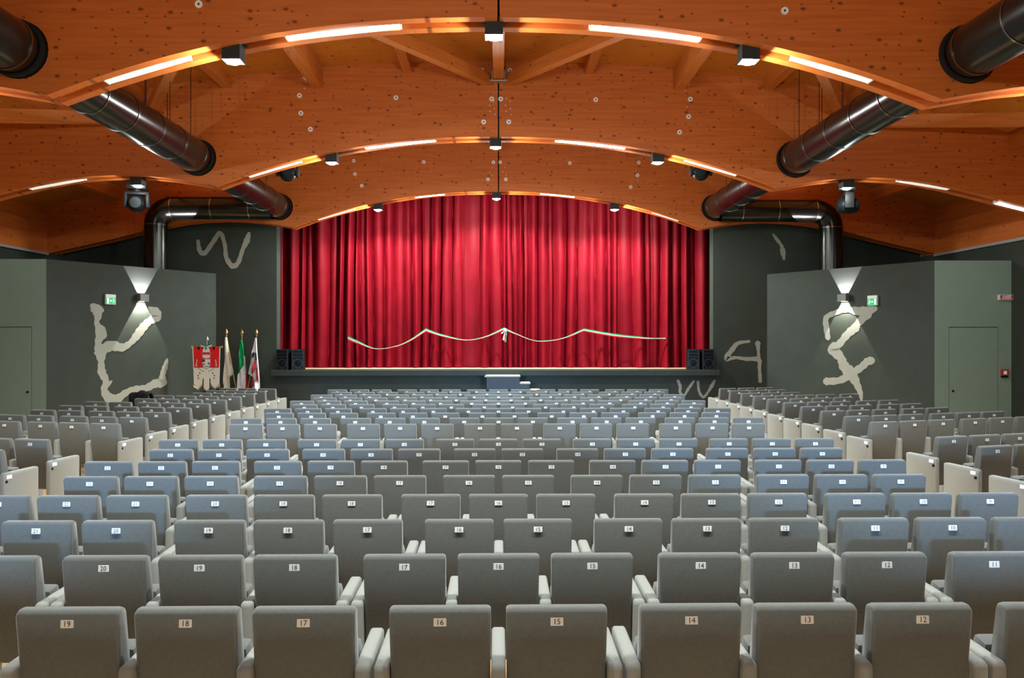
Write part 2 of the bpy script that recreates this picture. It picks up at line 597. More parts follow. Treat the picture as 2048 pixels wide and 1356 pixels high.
stroke(w_front, [(290, 955, 14), (225, 965, 20), (192, 1000, 26), (155, 1056, 26), (210, 1050, 16), (270, 1058, 20), (345, 1062, 24), (350, 1110, 18), (355, 1190, 20)], P0F, NF, *a5)
stroke(w_front, [(340, 965, 30), (344, 1010, 16), (347, 1062, 20)], P0F, NF, *a5)
stroke(w_front, [(430, 322, 8), (450, 350, 18), (480, 390, 16), (488, 425, 28), (495, 470, 12)], P0F, NF, *a5)
a6 = (4.096, 960, 740)
stroke(w_front, [(1622, 92, 22), (1640, 140, 22), (1638, 185, 20), (1672, 212, 14), (1705, 160, 20), (1750, 97, 18)], P0F, NF, *a6)
stroke(w_front, [(1785, 100, 18), (1795, 180, 18), (1830, 226, 20), (1870, 182, 18), (1900, 130, 26), (1922, 92, 16)], P0F, NF, *a6)

# ------------------------------------------------------------------ roof beams
Z_C, X_CUSP = 5.825, 5.15
SIDE = [(5.15, 4.905), (5.6, 4.985), (6.0, 5.045), (6.4, 5.085), (6.9, 5.10), (7.4, 5.075), (7.9, 5.02), (8.4, 4.92), (9.0, 4.77), (9.6, 4.61), (10.2, 4.47), (11.0, 4.29), (11.4, 4.2)]
XD, ZD = 5.47, 5.43      # duct axis


def beam_bottom(x):
    x = abs(x)
    if x <= X_CUSP:
        return Z_C - (Z_C - 4.905) * (x / X_CUSP) ** 2.2
    for (a, za), (b, zb) in zip(SIDE, SIDE[1:]):
        if x <= b:
            return za + (zb - za) * (x - a) / (b - a)
    return SIDE[-1][1]


BEAM_Y = (3.9, 9.5, 15.1, 20.7, -1.7)
BT = 0.46


def make_beam(Y, idx):
    root = bpy.data.objects.new('roof_beam', None)
    COL.objects.link(root)
    root.location = (0, Y, 0)
    structure(root, 'scalloped glulam timber roof beam with bolted centre joint')
    for s in (-1, 1):
        xe = 11.22 if s < 0 else 11.04
        for y0, y1, up, nm in ((0, .14, 0, 'lamination'), (.14, .32, .075, 'core'), (.32, BT, 0, 'lamination')):
            xs = [0.015] + [X_CUSP * i / 22 for i in range(1, 22)] + [X_CUSP] + [p[0] for p in SIDE[1:] if p[0] < xe] + [xe]
            if up:
                lo = [(x, beam_bottom(x) + (up if abs(x - X_CUSP) > .01 else up)) for x in xs]
            else:
                lo = [(x, beam_bottom(x)) for x in xs]
            hi = [(x, ceil_z(x) + 0.03) for x in [xe - (xe - .015) * i / 16 for i in range(17)]]
            outer = [(s * u, v) for u, v in lo + hi]
            hole = [(s * XD + .335 * math.cos(2 * PI * k / 28), ZD - .01 + .335 * math.sin(2 * PI * k / 28)) for k in range(28)]
            bm = bmesh.new()
            prism(bm, outer, [hole], lambda u, v: Vector((u, y0, v)), lambda u, v: Vector((u, y1, v)))
            obj(nm, bm, M_BEAM, root)
    obj('joint_plate', bxm(-.014, .014, .10, .36, beam_bottom(0) + .08, ceil_z(0) + .02), M_HOLE, root)  # black filler added so the open centre seam stays dark
    return root


beams = [make_beam(Y, i) for i, Y in enumerate(BEAM_Y)]

bolt_bm = bmesh.new()
ring_band(bolt_bm, (0, -0.008, 0), (0, 1, 0), 0.013, 0.044, 0.016, 14)
ring_band(bolt_bm, (0, -0.004, 0), (0, 1, 0), 0.0005, 0.014, 0.006, 10)
for f in bolt_bm.faces:
    if max((Vector((v.co.x, 0, v.co.z))).length for v in f.verts) < 0.02:
        f.material_index = 1
bolt_me = mesh_of(bolt_bm, 'bolt')
bolt_me.materials.append(M_BOLT)
bolt_me.materials.append(M_BLACK)
def bolts(beam, Y, pts):
    for x, y in pts:
        p = at(x, y, Y)
        o = link('bolt', bolt_me, None, beam)
        o.location = (p.x, 0, p.z)
q = lambda L: [(500 + x / 2.048, y / 2.048) for x, y in L]
bolts(beams[2], 15.1, q([(228, 322), (203, 394), (209, 466), (248, 532), (598, 403), (990, 408), (1027, 408), (957, 502), (1060, 502), (1416, 411), (1777, 336), (1803, 409), (1796, 480), (1759, 544), (950, 291), (1065, 291)]))
bolts(beams[3], 20.7, q([(425, 661), (430, 715), (458, 763), (712, 666), (997, 667), (1025, 667), (975, 737), (1048, 737), (1310, 670), (1592, 668), (1587, 720), (1559, 768)]))
bolts(beams[1], 9.5, [(398, 10), (1569, 23)])
# small screws round the joints: tiny pale heads, joined
def screws(beam, Y, pts):
    bm = bmesh.new()
    for x, y in pts:
        p = at(x, y, Y)
        box(bm, p.x - .008, p.x + .008, -.006, .0, p.z - .008, p.z + .008)
    o = obj('screw_heads', bm, M_BOLT, beam)
    o['kind'] = 'stuff'
sq = []
for cx, cy in ((984, 190), (1016, 190)):
    sq += [(cx + dx, cy + dy) for dx, dy in ((-3, 8), (4, 14), (-5, 22), (5, 28), (-4, 34), (6, 40))]
screws(beams[2], 15.1, sq + [(603, 158), (612, 165), (601, 170), (609, 178), (1368, 160), (1378, 170), (1370, 182), (1374, 215)])
screws(beams[3], 20.7, [(985, 336), (980, 345), (984, 352), (1010, 336), (1006, 344), (1012, 352), (708, 340), (712, 356), (1276, 362), (1272, 344)])

# edge beams along both sides with a pale rail under the inner face
for s in (-1, 1):
    xi = -11.22 if s < 0 else 11.04
    xa, xb = sorted((xi, xi + s * 0.3))
    eb = obj('edge_beam', bxm(xa, xb, -3.0, Y_PRO - .01, 4.27, 5.62), M_EDGE)
    structure(eb, 'long timber edge beam over the side wall')
    xr, xq = sorted((xi, xi - s * 0.05))
    structure(obj('trim_%d' % (4 if s < 0 else 5), bxm(xr, xq, -3.0, 20.68, 4.20, 4.265, 0.004), M_RAIL))

# purlins and diagonal braces
PUR = [(0.0, .37, .19), (1.66, .19, .16), (3.3, .38, .19), (4.95, .20, .16), (6.55, .38, .19), (8.05, .2, .16), (9.5, .28, .18)]
for b in range(0, 3):
    y0, y1 = BEAM_Y[b] + BT, BEAM_Y[b + 1]
    for x, h, w in PUR:
        for s in ((1,) if x == 0 else (-1, 1)):
            zt = min(ceil_z(x - w / 2), ceil_z(x + w / 2))
            o = obj('purlin', bxm(s * x - w / 2, s * x + w / 2, y0 - .01, y1 + .01, zt - h, zt + .03), M_PURLIN)
            structure(o, 'timber purlin spanning between two roof beams')


def brace(p, q, w=.16, h=.20):
    p, q = Vector(p), Vector(q)
    d = (q - p)
    L = d.length
    M = Matrix.Translation(p) @ d.to_track_quat('Y', 'Z').to_matrix().to_4x4()
    o = obj('brace', bxm(-w / 2, w / 2, 0, L, -h / 2, h / 2), M_PURLIN)
    o.matrix_world = M
    structure(o, 'diagonal timber brace in the roof bay')


for s in (-1, 1):
    brace((s * 0.16, 15.12, 6.86), (s * 3.25, 9.94, 6.62))
    brace((s * 6.32, 15.12, 6.28), (s * 3.4, 9.94, 6.56))
    brace((s * 6.45, 15.0, 6.10), (s * 10.95, 9.94, 4.86), .18, .2)

# steel shoe that carries the centre purlin on the middle beam
br = bpy.data.objects.new('purlin_bracket', None)
COL.objects.link(br)
br.location = (0, 15.1, 6.85)
tag(br, 'galvanised steel shoe holding the centre purlin on the middle roof beam', 'bracket')
obj('base_plate', bxm(-.17, .17, -.17, 0.0, -.055, -.035, .004), M_STEEL, br)
for s in (-1, 1):
    obj('side_plate', bxm(s * .115 - .006, s * .115 + .006, -.17, -.004, -.035, .13), M_STEEL, br)
    obj('flange', bxm(s * .145 - .025, s * .145 + .025, -.012, 0, -.035, .14), M_STEEL, br)

# ------------------------------------------------------------------ luminaires in the beams' undersides
ORD = ['overhead', 'near', 'middle', 'stage-side']


def strip_light(b, xa, xb, mat, label):
    Y = BEAM_Y[b] + 0.23
    za, zb = beam_bottom(xa), beam_bottom(xb)
    sag = .018 if xa < 9 else -.004
    p, q = Vector((xa, Y, za + sag)), Vector((xb, Y, zb + sag))
    d = q - p
    L = d.length
    t = thing('strip_light', label, 'strip light', p, 0, 'linear lights in the beam undersides')
    t.rotation_euler = (0, -math.atan2(d.z, d.x), 0)
    obj('housing', bxm(0, L, -.075, .075, 0.0, .05), M_WHITE, t)
    obj('diffuser', bxm(.015, L - .015, -.062, .062, -.012, 0.0), mat, t)
    for e in (0, L - .018):
        obj('end_cap', bxm(e, e + .018, -.075, .075, -.014, 0.0), M_WHITE, t)


def xs_at(b, x0, y0, x1, y1):
    Y = BEAM_Y[b] + 0.23
    return at(x0, y0, Y).x, at(x1, y1, Y).x


STR = [(1, 572, 80, 803, 55, M_STRIPON, 'glowing white strip light left of centre under the near beam'),
       (1, 1178, 58, 1402, 82, M_STRIPON, 'glowing white strip light right of centre under the near beam'),
       (1, 212, 153, 380, 112, M_STRIPOFFGLOW, 'pale strip light near the left duct under the near beam'),
       (1, 1583, 122, 1742, 160, M_STRIPOFFGLOW, 'pale strip light near the right duct under the near beam'),
       (2, 730, 297, 872, 283, M_STRIPON, 'glowing white strip light left of centre under the middle beam'),
       (2, 1110, 284, 1251, 301, M_STRIPON, 'glowing white strip light right of centre under the middle beam'),
       (2, 498, 347, 603, 322, M_STRIPOFFGLOW, 'pale strip light between duct and centre, left half of middle beam'),
       (2, 1370, 326, 1473, 352, M_STRIPOFFGLOW, 'pale strip light between duct and centre, right half of middle beam'),
       (2, 60, 368, 170, 357, M_STRIPOFFGLOW, 'pale strip light left of the moving head under the middle beam'),
       (2, 1795, 367, 1897, 380, M_STRIPOFFGLOW, 'pale strip light right of the moving head under the middle beam'),
       (2, 1990, 406, 2090, 440, M_STRIPON, 'glowing strip light at the far right end of the middle beam'),
       (3, 830, 394, 890, 388, M_STRIPON, 'bright strip light above the curtain, left of centre'),
       (3, 1080, 389, 1150, 394, M_STRIPON, 'bright strip light above the curtain, right of centre'),
       (3, 636, 437, 710, 417, M_STRIPOFFGLOW, 'pale strip light above the left part of the curtain'),
       (3, 1305, 420, 1357, 436, M_STRIPOFFGLOW, 'pale strip light above the right part of the curtain')]
for b, x0, y0, x1, y1, m, lab in STR:
    xa, xb = xs_at(b, x0, y0, x1, y1)
    strip_light(b, xa, xb, m, lab)
strip_light(0, -2.45, -1.1, M_STRIPON, 'glowing strip light overhead of the back row, left of centre')  # unseen strips, added to light the nearest rows and near beam
strip_light(0, 1.1, 2.45, M_STRIPON, 'glowing strip light overhead of the back row, right of centre')


def downlight(b, x, label, power, ang=150):
    Y = BEAM_Y[b] + 0.23
    z = beam_bottom(x) + .05
    t = thing('downlight', label, 'spotlight', (x, Y, z), 0, 'cube downlights under the beams')
    obj('mount', bxm(-.15, .15, -.075, .075, 0.0, .024), M_HOUSING, t)
    bm = bmesh.new()
    prism(bm, [(-.105, -.105), (.105, -.105), (.105, .105), (-.105, .105)], [[(.088 * math.cos(2 * PI * k / 20), .088 * math.sin(2 * PI * k / 20)) for k in range(20)]],
          lambda u, v: Vector((u, v, -.20)), lambda u, v: Vector((u, v, -.165)))
    box(bm, -.105, .105, -.105, .105, -.165, 0)
    obj('housing', bm, M_HOUSING, t)
    bm = bmesh.new()
    tube(bm, [(0, 0, -.168), (0, 0, -.205), (0, 0, -.222), (0, 0, -.232)], [.086, .082, .06, .02], 20)
    obj('lens', bm, M_LENS, t)
    d = bpy.data.lights.new('downlight_bulb', 'POINT')
    d.energy, d.shadow_soft_size, d.color = power * F_UP, 0.03, COOL
    lo = bpy.data.objects.new('downlight_bulb', d)
    COL.objects.link(lo)
    lo.location = (x, Y, z - .252)
    spot_light('downlight_beam', (x, Y, z - .26), (x, Y, 0), power, math.radians(165 if b == 3 else 130), 0.35 if b == 3 else 0.8, 0.06, COOL)


DL = [(1, 467, 105, 'cube downlight left of centre under the near beam'),
      (1, 988, 60, 'cube downlight at the centre joint of the near beam'),
      (1, 1497, 115, 'cube downlight right of centre under the near beam'),
      (2, 664, 317, 'cube downlight left of centre under the middle beam'),
      (2, 991, 289, 'cube downlight at the centre joint of the middle beam'),
      (2, 1315, 321, 'cube downlight right of centre under the middle beam'),
      (2, 276, 365, 'cube downlight above the left moving head, middle beam'),
      (2, 1693, 372, 'cube downlight above the right moving head, middle beam'),
      (3, 756, 413, 'cube downlight left of centre over the stage edge'),
      (3, 993, 392, 'cube downlight at the centre joint over the stage edge'),
      (3, 1229, 415, 'cube downlight right of centre over the stage edge')]
for b, x, y, lab in DL:
    downlight(b, at(x, y, BEAM_Y[b] + .23).x, lab, P_STAGE if b == 3 else P_SPOT * (.35 if b == 2 and (x < 400 or x > 1600) else 1))
for x, w in ((-6.75, 'left'), (6.75, 'right')):
    downlight(1, x, 'cube downlight beyond the %s duct under the near beam' % w, P_SPOT)
for x in (-3.05, 0, 3.05):  # unseen downlights, added to light the nearest rows and their backs
    downlight(4, x, 'cube downlight behind the back row, %s' % ('centre' if x == 0 else 'left' if x < 0 else 'right'), P_SPOT * .33)
    downlight(0, x, 'cube downlight overhead of the back row, %s' % ('centre' if x == 0 else 'left' if x < 0 else 'right'), P_SPOT)

# ------------------------------------------------------------------ ducts
for s, nm in ((-1, 'left'), (1, 'right')):
    t = thing('ventilation_duct', 'dark round ventilation duct with an elbow branch running through the beams on the %s' % nm, 'duct', (s * XD - .03, 0, ZD), 0, 'dark metal ventilation ducts')
    joints = [14.8 + .92 * k for k in range(-13, 7)] + [20.95]
    joints[0] = 2.8
    for a, b in zip(joints, joints[1:]):
        bm = bmesh.new()
        tube(bm, [(0, a, 0), (0, b, 0)], .30, 36, caps=False)
        obj('duct_segment', bm, M_DUCT, t, smooth=50)
    for a in joints[:-1]:
        bm = bmesh.new()
        ring_band(bm, (0, a, 0), (0, 1, 0), .296, .309, .022, 36)
        obj('joint_ring', bm, M_RING, t, smooth=40)
    for Y in BEAM_Y:
        bm = bmesh.new()
        ring_band(bm, (0, Y + .1, 0), (0, 1, 0), .299, .331, .32, 36)
        obj('collar', bm, M_HOLE, t, smooth=40)  # matt black ring between the duct and the beam hole
    for Y in (11.6, 12.5, 13.4, 14.3, 17.0, 18.9):
        for dx in (-.2, .2):
            x = s * XD - .03 + dx
            bm = bmesh.new()
            tube(bm, [(dx, Y, math.sqrt(.3 ** 2 - dx ** 2) - .01), (dx, Y, ceil_z(x) - ZD)], .006, 6)
            obj('hanger_wire', bm, M_BLACK, t)
    # feeder with elbow rising from the corner room
    px = 312 if s < 0 else 1662
    Yf = 20.36
    xv = at(px, 430, Yf).x
    zh = at(px, 417 if s < 0 else 423, Yf).z
    off = Vector((xv, Yf, H_ROOM)) - Vector(t.location)
    def fobj(nm_, bm_, m_, sm):
        o_ = obj(nm_, bm_, m_, t, smooth=sm)
        o_.location = off
    r = .275
    R = .42
    zc = zh - H_ROOM
    dirx = -s
    bm = bmesh.new()
    tube(bm, [(0, 0, 0.0), (0, 0, zc - R)], r, 36, caps=False)
    fobj('duct_segment', bm, M_DUCT, 50)
    bm = bmesh.new()
    tube(bm, [(dirx * R * (1 - math.cos(a)), 0, zc - R + R * math.sin(a)) for a in [PI / 2 * k / 10 for k in range(11)]], r, 36, caps=False)
    fobj('elbow', bm, M_DUCT, 50)
    xend = (s * XD - .03) - xv - dirx * .05
    xs_ = [dirx * R, dirx * R + (xend - dirx * R) * .40, dirx * R + (xend - dirx * R) * .78, xend]
    for a, b in zip(xs_, xs_[1:]):
        bm = bmesh.new()
        tube(bm, [(a, 0, zc), (b, 0, zc)], r, 36, caps=False)
        fobj('duct_segment', bm, M_DUCT, 50)
    for a in xs_[:3]:
        bm = bmesh.new()
        ring_band(bm, (a, 0, zc), (1, 0, 0), r - .004, r + .008, .022, 36)
        fobj('joint_ring', bm, M_RING, 40)
    bm = bmesh.new()
    ring_band(bm, (0, 0, zc - R), (0, 0, 1), r - .004, r + .008, .022, 36)
    fobj('joint_ring', bm, M_RING, 40)

# ------------------------------------------------------------------ moving heads behind the middle beam


def moving_head(x, z, Y, rz, label, rod):
    t = thing('moving_head', label, 'stage light', (x, Y, z), rz, 'moving stage lights')
    obj('base', bxm(-.17, .17, -.13, .13, -.16, -.04, .03, 2), M_BLACK, t, smooth=40)
    bm = bmesh.new()
    tube(bm, [(0, 0, -.04), (0, 0, rod)], .025, 10)
    obj('hanging_rod', bm, M_BLACK, t)
    bm = bmesh.new()
    tube(bm, [(0, 0, -.16), (0, 0, -.20)], .075, 16)
    obj('swivel', bm, M_BLACK, t)
    bm = bmesh.new()
    box(bm, -.22, .22, -.075, .075, -.26, -.20, .02, 2)
    obj('yoke', bm, M_BLACK, t, smooth=40)
    for s in (-1, 1):
        obj('yoke_arm', bxm(s * .195 - .03, s * .195 + .03, -.085, .085, -.50, -.22, .02, 2), M_BLACK, t, smooth=40)
    bm = bmesh.new()
    tube(bm, [(0, -.20, -.43), (0, -.17, -.43), (0, -.06, -.43), (0, .08, -.43), (0, .17, -.43), (0, .19, -.43)], [.10, .13, .163, .163, .13, .11], 24)
    h = obj('lamp_head', bm, M_BLACKGLOSS, t, smooth=40)
    bm = bmesh.new()
    tube(bm, [(0, -.205, -.43), (0, -.198, -.43)], .085, 20)
    obj('lens', bm, M_BLACKGLOSS, h)


for px, py, Y, rz, lab in ((274, 364, 15.86, 0.25, 'black moving head light hanging before the left elbow duct'),
                           (1695, 368, 15.86, 1.35, 'black moving head light turned sideways before the right elbow duct'),
                           (575, 304, 16.6, 0.2, 'black moving head peeping below the middle beam, left half'),
                           (1402, 303, 16.6, -0.2, 'black moving head peeping below the middle beam, right half')):
    p = at(px, py, Y)
    moving_head(p.x, p.z, Y, rz, lab, ceil_z(p.x) - p.z)

# ------------------------------------------------------------------ wall fittings
FR = {'left': (P0L, NL), 'right': (P0R, NR)}


def facing(n):
    return math.atan2(n.y, n.x) + PI / 2


for sd, px in (('left', 282), ('right', 1690)):
    p0, n = FR[sd]
    p = onplane(px, 597, p0, n)
    t = thing('wall_light', 'square grey up-and-down wall light on the dark angled wall, %s side' % sd, 'wall light', p, facing(n), 'up-and-down wall lights')
    # local -Y points out of the wall
    bm = bmesh.new()
    o_ = [(-.115, -.006), (.115, -.006), (.115, -.135), (-.115, -.135)]
    i_ = [(-.108, -.012), (.108, -.012), (.108, -.128), (-.108, -.128)]
    prism(bm, o_, [i_], lambda u, v: Vector((u, v, -.085)), lambda u, v: Vector((u, v, .085)))
    obj('housing', bm, M_LIGHTGREY, t)
    obj('back_plate', bxm(-.06, .06, -.006, 0.0, -.05, .05), M_LIGHTGREY, t)
    obj('lamp', bxm(-.075, .075, -.127, -.112, -.083, -.07, .004), M_LENS, t)
    c = p + n * 0.062
    for up in (1, -1):
        spot_light('wall_light_beam', c - Vector((0, 0, up * .055)), c + Vector((0, 0, up)) - n * 0.05, P_SCONCE, math.radians(62), 0.05, 0.006, (1.0, 0.92, 1.0) if up > 0 else (1.0, 0.95, 0.82))

for sd, px, py in (('left', 219, 600), ('right', 1747, 602)):
    p0, n = FR[sd]
    p = onplane(px, py, p0, n)
    t = thing('exit_sign', 'green and white emergency exit sign on the %s angled wall' % sd, 'sign', p, facing(n), 'emergency exit signs')
    obj('case', bxm(-.125, .125, -.05, 0, -.115, .115, .005), M_WHITE, t)
    obj('green_panel', bxm(-.112, .112, -.053, -.05, -.105, .045), M_GREEN, t)
    k = 1 if sd == 'left' else -1
    obj('door_symbol', bxm(-.075 * k - .022, -.075 * k + .022, -.0555, -.053, -.092, .034), M_SIGNWHITE, t)
    bm = bmesh.new()
    pts = [(.005, -.03), (.04, -.03), (.04, -.045), (.005, -.045)]
    prism(bm, [(-.03 * k, -.03), (.0, -.005), (.0, -.02), (.025 * k, -.02), (.025 * k, -.04), (.0, -.04), (.0, -.055)], [], lambda u, v: Vector((u, -.0555, v)), lambda u, v: Vector((u, -.053, v)))
    obj('arrow', bm, M_SIGNWHITE, t)
    bm = bmesh.new()
    for a, b, r in (((.062, .008), (.068, -.03), .011), ((.068, -.03), (.05, -.058), .007), ((.05, -.058), (.055, -.088), .006), ((.068, -.03), (.086, -.056), .007),
                    ((.086, -.056), (.102, -.07), .006), ((.062, .003), (.044, -.018), .005), ((.062, .003), (.086, -.012), .005), ((.060, .022), (.060, .030), .010)):
        tube(bm, [(a[0] * k, -.053, a[1]), (b[0] * k, -.053, b[1])], r * .9, 6)
    obj('running_figure', bm, M_SIGNWHITE, t)

p = at(2011.5, 595.5, 17.52)
t = thing('alarm_sign', 'small red fire alarm sign with white lettering beside the right corner', 'sign', (10.895, 17.60, p.z))
obj('case', bxm(-.15, .15, -.075, -.001, -.06, .06, .004), M_WHITE, t)
obj('red_panel', bxm(-.128, .14, -.078, -.075, -.045, .045), M_RED, t)
for tx, dz in (('ALLARME', .019), ('INCENDIO', -.019)):
    o = link('lettering', text_mesh(tx, .045), M_SIGNWHITE, t)
    o.location = (.006, -.0795, dz)
    o.rotation_euler = (PI / 2, 0, 0)
p = at(2010.5, 747, 17.55)
t = thing('fire_call_point', 'red manual fire alarm button below the alarm sign', 'alarm', (p.x, 17.60, p.z))
obj('case', bxm(-.075, .075, -.05, -.001, -.06, .075, .006), M_RED, t)
obj('black_base', bxm(-.07, .07, -.055, -.001, -.095, -.061, .006), M_BLACK, t)
obj('white_press_plate', bxm(-.04, .04, -.054, -.05, -.035, .05), M_WHITE, t)
bm = bmesh.new()
tube(bm, [(0, -.054, .008), (0, -.058, .008)], .02, 14)
obj('button', bm, M_SIGNWHITE, t)

# ------------------------------------------------------------------ stage: curtain, ribbon, loudspeakers, steps
Y_CUR = 22.75


def make_curtain(x0, x1, seed, name, label):
    rnd = random.Random(seed)
    edges, amps = [x0], []
    while edges[-1] < x1:
        edges.append(edges[-1] + rnd.choice((.13, .18, .22, .27, .33, .40)) * rnd.uniform(.85, 1.15))
        amps.append(rnd.choice((.07, .11, .17, .24, .31, .37)))
    pw = [rnd.uniform(.5, 1.2) for _ in amps]
    ph = [rnd.uniform(0, 6) for _ in amps]
    mod = [rnd.uniform(-.35, .35) for _ in amps]
    NX = int((x1 - x0) / .016)
    NZ = 26
    zt = 6.6
    bm = bmesh.new()
    grid = []
    for j in range(NZ + 1):
        t = j / NZ
        z = zt + (Z_STAGE + .015 - zt) * t
        row = []
        for i in range(NX + 1):
            x = x0 + (x1 - x0) * i / NX
            xx = x + .03 * math.sin(x * 2.1 + t * 2.2 + seed) * t + .015 * math.sin(x * 5 + t * 4)
            xx = min(max(xx, x0), x1)
            k = 0
            while k < len(amps) - 1 and xx > edges[k + 1]:
                k += 1
            u = (xx - edges[k]) / (edges[k + 1] - edges[k])
            prof = math.sin(PI * u) ** pw[k]
            a = amps[k] * (1 + mod[k] * math.sin(t * 3 + ph[k]))
            y = Y_CUR - a * prof * (.75 + .25 * t) + .05 * math.sin(x * 1.3)
            row.append(bm.verts.new((x, y, z)))
        grid.append(row)
    for j in range(NZ):
        for i in range(NX):
            bm.faces.new((grid[j][i], grid[j][i + 1], grid[j + 1][i + 1], grid[j + 1][i]))
    o = obj(name, bm, M_CURTAIN, smooth=75)
    tag(o, label, 'curtain', 'red stage curtains')
    CURT.append(BVHTree.FromPolygons([v.co for v in o.data.vertices], [p.vertices for p in o.data.polygons]))


XSEAM = at(1011, 600, Y_CUR).x
CURT = []
make_curtain(-6.25, XSEAM, 3, 'stage_curtain', 'red pleated velvet stage curtain, half left of the ribbon bow')
make_curtain(XSEAM + .005, 6.2, 8, 'stage_curtain', 'red pleated velvet stage curtain, half right of the ribbon bow')

# tricolour ribbon draped across the curtain
Y_RIB = 22.30
rib = thing('tricolour_ribbon', 'green white and red ribbon swagged across the red curtain', 'ribbon', (at(1010, 660, Y_RIB).x, Y_RIB, at(1010, 660, Y_RIB).z))
NODES = [(696, 677, 6.2), (712, 684, 5.5), (750, 698.5, 1.6), (790, 694, 1.6), (820, 682, 3.2), (852, 661, 5.5), (880, 671, 4.2), (930, 681.2, 1.7), (970, 675, 2.2), (1008, 659, 5.0),
         (1030, 668, 2.4), (1060, 680, 1.5), (1085, 683.5, 1.5), (1125, 678, 1.8), (1168, 661, 4.6), (1200, 667, 5.0), (1240, 673, 5.0), (1290, 677.5, 3.2), (1312, 678, 2.0), (1331, 678, 3.2)]
CORN = {5, 9, 14}
pl = []
for i in range(len(NODES) - 1):
    a = Vector(NODES[i])
    b = Vector(NODES[i + 1])
    pa = Vector(NODES[i - 1]) if i > 0 and i not in CORN else a - (b - a) * .6
    nb = Vector(NODES[i + 2]) if i + 2 < len(NODES) and (i + 1) not in CORN else b + (b - a) * .6
    for k in range(6):
        t_ = k / 6
        pl.append(0.5 * ((2 * a) + (b - pa) * t_ + (2 * pa - 5 * a + 4 * b - nb) * t_ * t_ + (3 * a - pa - 3 * b + nb) * t_ ** 3))
pl.append(Vector(NODES[-1]))
loc = Vector(rib.location)
for nm, m, u0, u1, dy in (('green_stripe', M_CLOTHG, -1.05, -.30, 0), ('white_stripe', M_RIBW, -.33, .33, -.004), ('red_stripe', M_CLOTHR, .30, 1.0, .002)):
    bm = bmesh.new()
    A, B = [], []
    for p_ in pl:
        hw = max(p_.z, 1.3) * .62
        for L_, u in ((A, u0), (B, u1)):
            w3 = at(p_.x, p_.y + u * hw, Y_RIB)
            edge = abs(u) * (1 - min(1, p_.z / 5.5)) * .05
            L_.append(bm.verts.new(Vector((w3.x, Y_RIB + dy + edge, w3.z)) - loc))
    for i in range(len(A) - 1):
        bm.faces.new((A[i], A[i + 1], B[i + 1], B[i]))
    obj(nm, bm, m, rib)
for i in (0, 5, 9, 14, 19):
    w3 = at(NODES[i][0], NODES[i][1], Y_RIB) - loc
    bm = bmesh.new()
    g = w3 + loc
    hit = [h for h in (t.ray_cast(Vector((g.x, 20.0, g.z)), Vector((0, 1, 0)))[0] for t in CURT) if h]
    yb = min(h.y for h in hit) - Y_RIB - .003 if hit else .3
    tube(bm, [(w3.x, -.012, w3.z), (w3.x, yb, w3.z)], .007, 6)
    obj('pin', bm, M_STEEL, rib)
bowb = [((1009, 660), (1004, 668), 2.0, M_CLOTHW), ((1010, 660), (1007.5, 681), 1.7, M_CLOTHW), ((1011, 661), (1011.5, 685), 1.7, M_CLOTHG), ((1010, 661), (1009.5, 683), 1.2, M_CLOTHR), ((1011, 660), (1013, 671), 1.5, M_CLOTHW)]
for a, b, w, m in bowb:
    bm = bmesh.new()
    A, B = [], []
    for k in range(6):
        t_ = k / 5
        x, y = a[0] + (b[0] - a[0]) * t_ + .6 * math.sin(t_ * 5), a[1] + (b[1] - a[1]) * t_
        for L_, s in ((A, -1), (B, 1)):
            w3 = at(x + s * w * (.5 + .5 * t_), y, Y_RIB - .03 - .01 * math.sin(t_ * 6))
            L_.append(bm.verts.new(w3 - loc))
    for i in range(5):
        bm.faces.new((A[i], A[i + 1], B[i + 1], B[i]))
    obj('bow_tail', bm, m, rib)
bm = bmesh.new()
bmesh.ops.create_icosphere(bm, subdivisions=2, radius=.045)
o = obj('bow_knot', bm, M_CLOTHW, rib, smooth=80)
o.location = (0, -.04, -.01)


def loudspeaker(xa, xb, ya, yb, Y, rz, lab):
    a, b = at(xa, ya, Y), at(xb, yb, Y)
    w, h = b.x - a.x, a.z - Z_STAGE
    t = thing('loudspeaker', lab, 'loudspeaker', ((a.x + b.x) / 2, Y, Z_STAGE), rz, 'black loudspeakers at the stage edge')
    W = w * .45
    obj('cabinet', bxm(-W, W, 0, .34, 0, h, .008), M_BLACK, t)
    bm = bmesh.new()
    prism(bm, [(-W + .005, .01), (W - .005, .01), (W - .005, h - .01), (-W + .005, h - .01)], [[(-W + .03, .03), (W - .03, .03), (W - .03, h - .03), (-W + .03, h - .03)]],
          lambda u, v: Vector((u, -.015, v)), lambda u, v: Vector((u, 0, v)))
    obj('front_frame', bm, M_HOUSING, t)
    obj('grille', bxm(-W + .03, W - .03, -.006, -.001, .03, h - .03), M_BLACKGLOSS, t)
    for z in (h * .64, h * .80):
        obj('horn_lip', bxm(-W + .035, W - .035, -.016, -.006, z - .008, z + .008), M_HOUSING, t)
    bm = bmesh.new()
    ring_band(bm, (0, -.011, h * .31), (0, 1, 0), .095, .125, .012, 24)
    obj('woofer_ring', bm, M_HOUSING, t)
    bm = bmesh.new()
    tube(bm, [(0, -.018, h * .31), (0, -.007, h * .31)], [.03, .05], 18)
    obj('woofer_cap', bm, M_BLACKGLOSS, t, smooth=60)


loudspeaker(550.5, 577.5, 699.5, 741, 21.18, -.12, 'outer black loudspeaker beside the left edge of the stage opening')
loudspeaker(582, 609, 699.5, 741, 21.22, .12, 'inner black loudspeaker of the pair at the left stage edge')
loudspeaker(1374, 1400, 699.5, 741, 21.22, -.10, 'inner black loudspeaker of the pair at the right stage edge')
loudspeaker(1403.5, 1430.5, 699.5, 741, 21.18, .10, 'outer black loudspeaker beside the right edge of the stage opening')

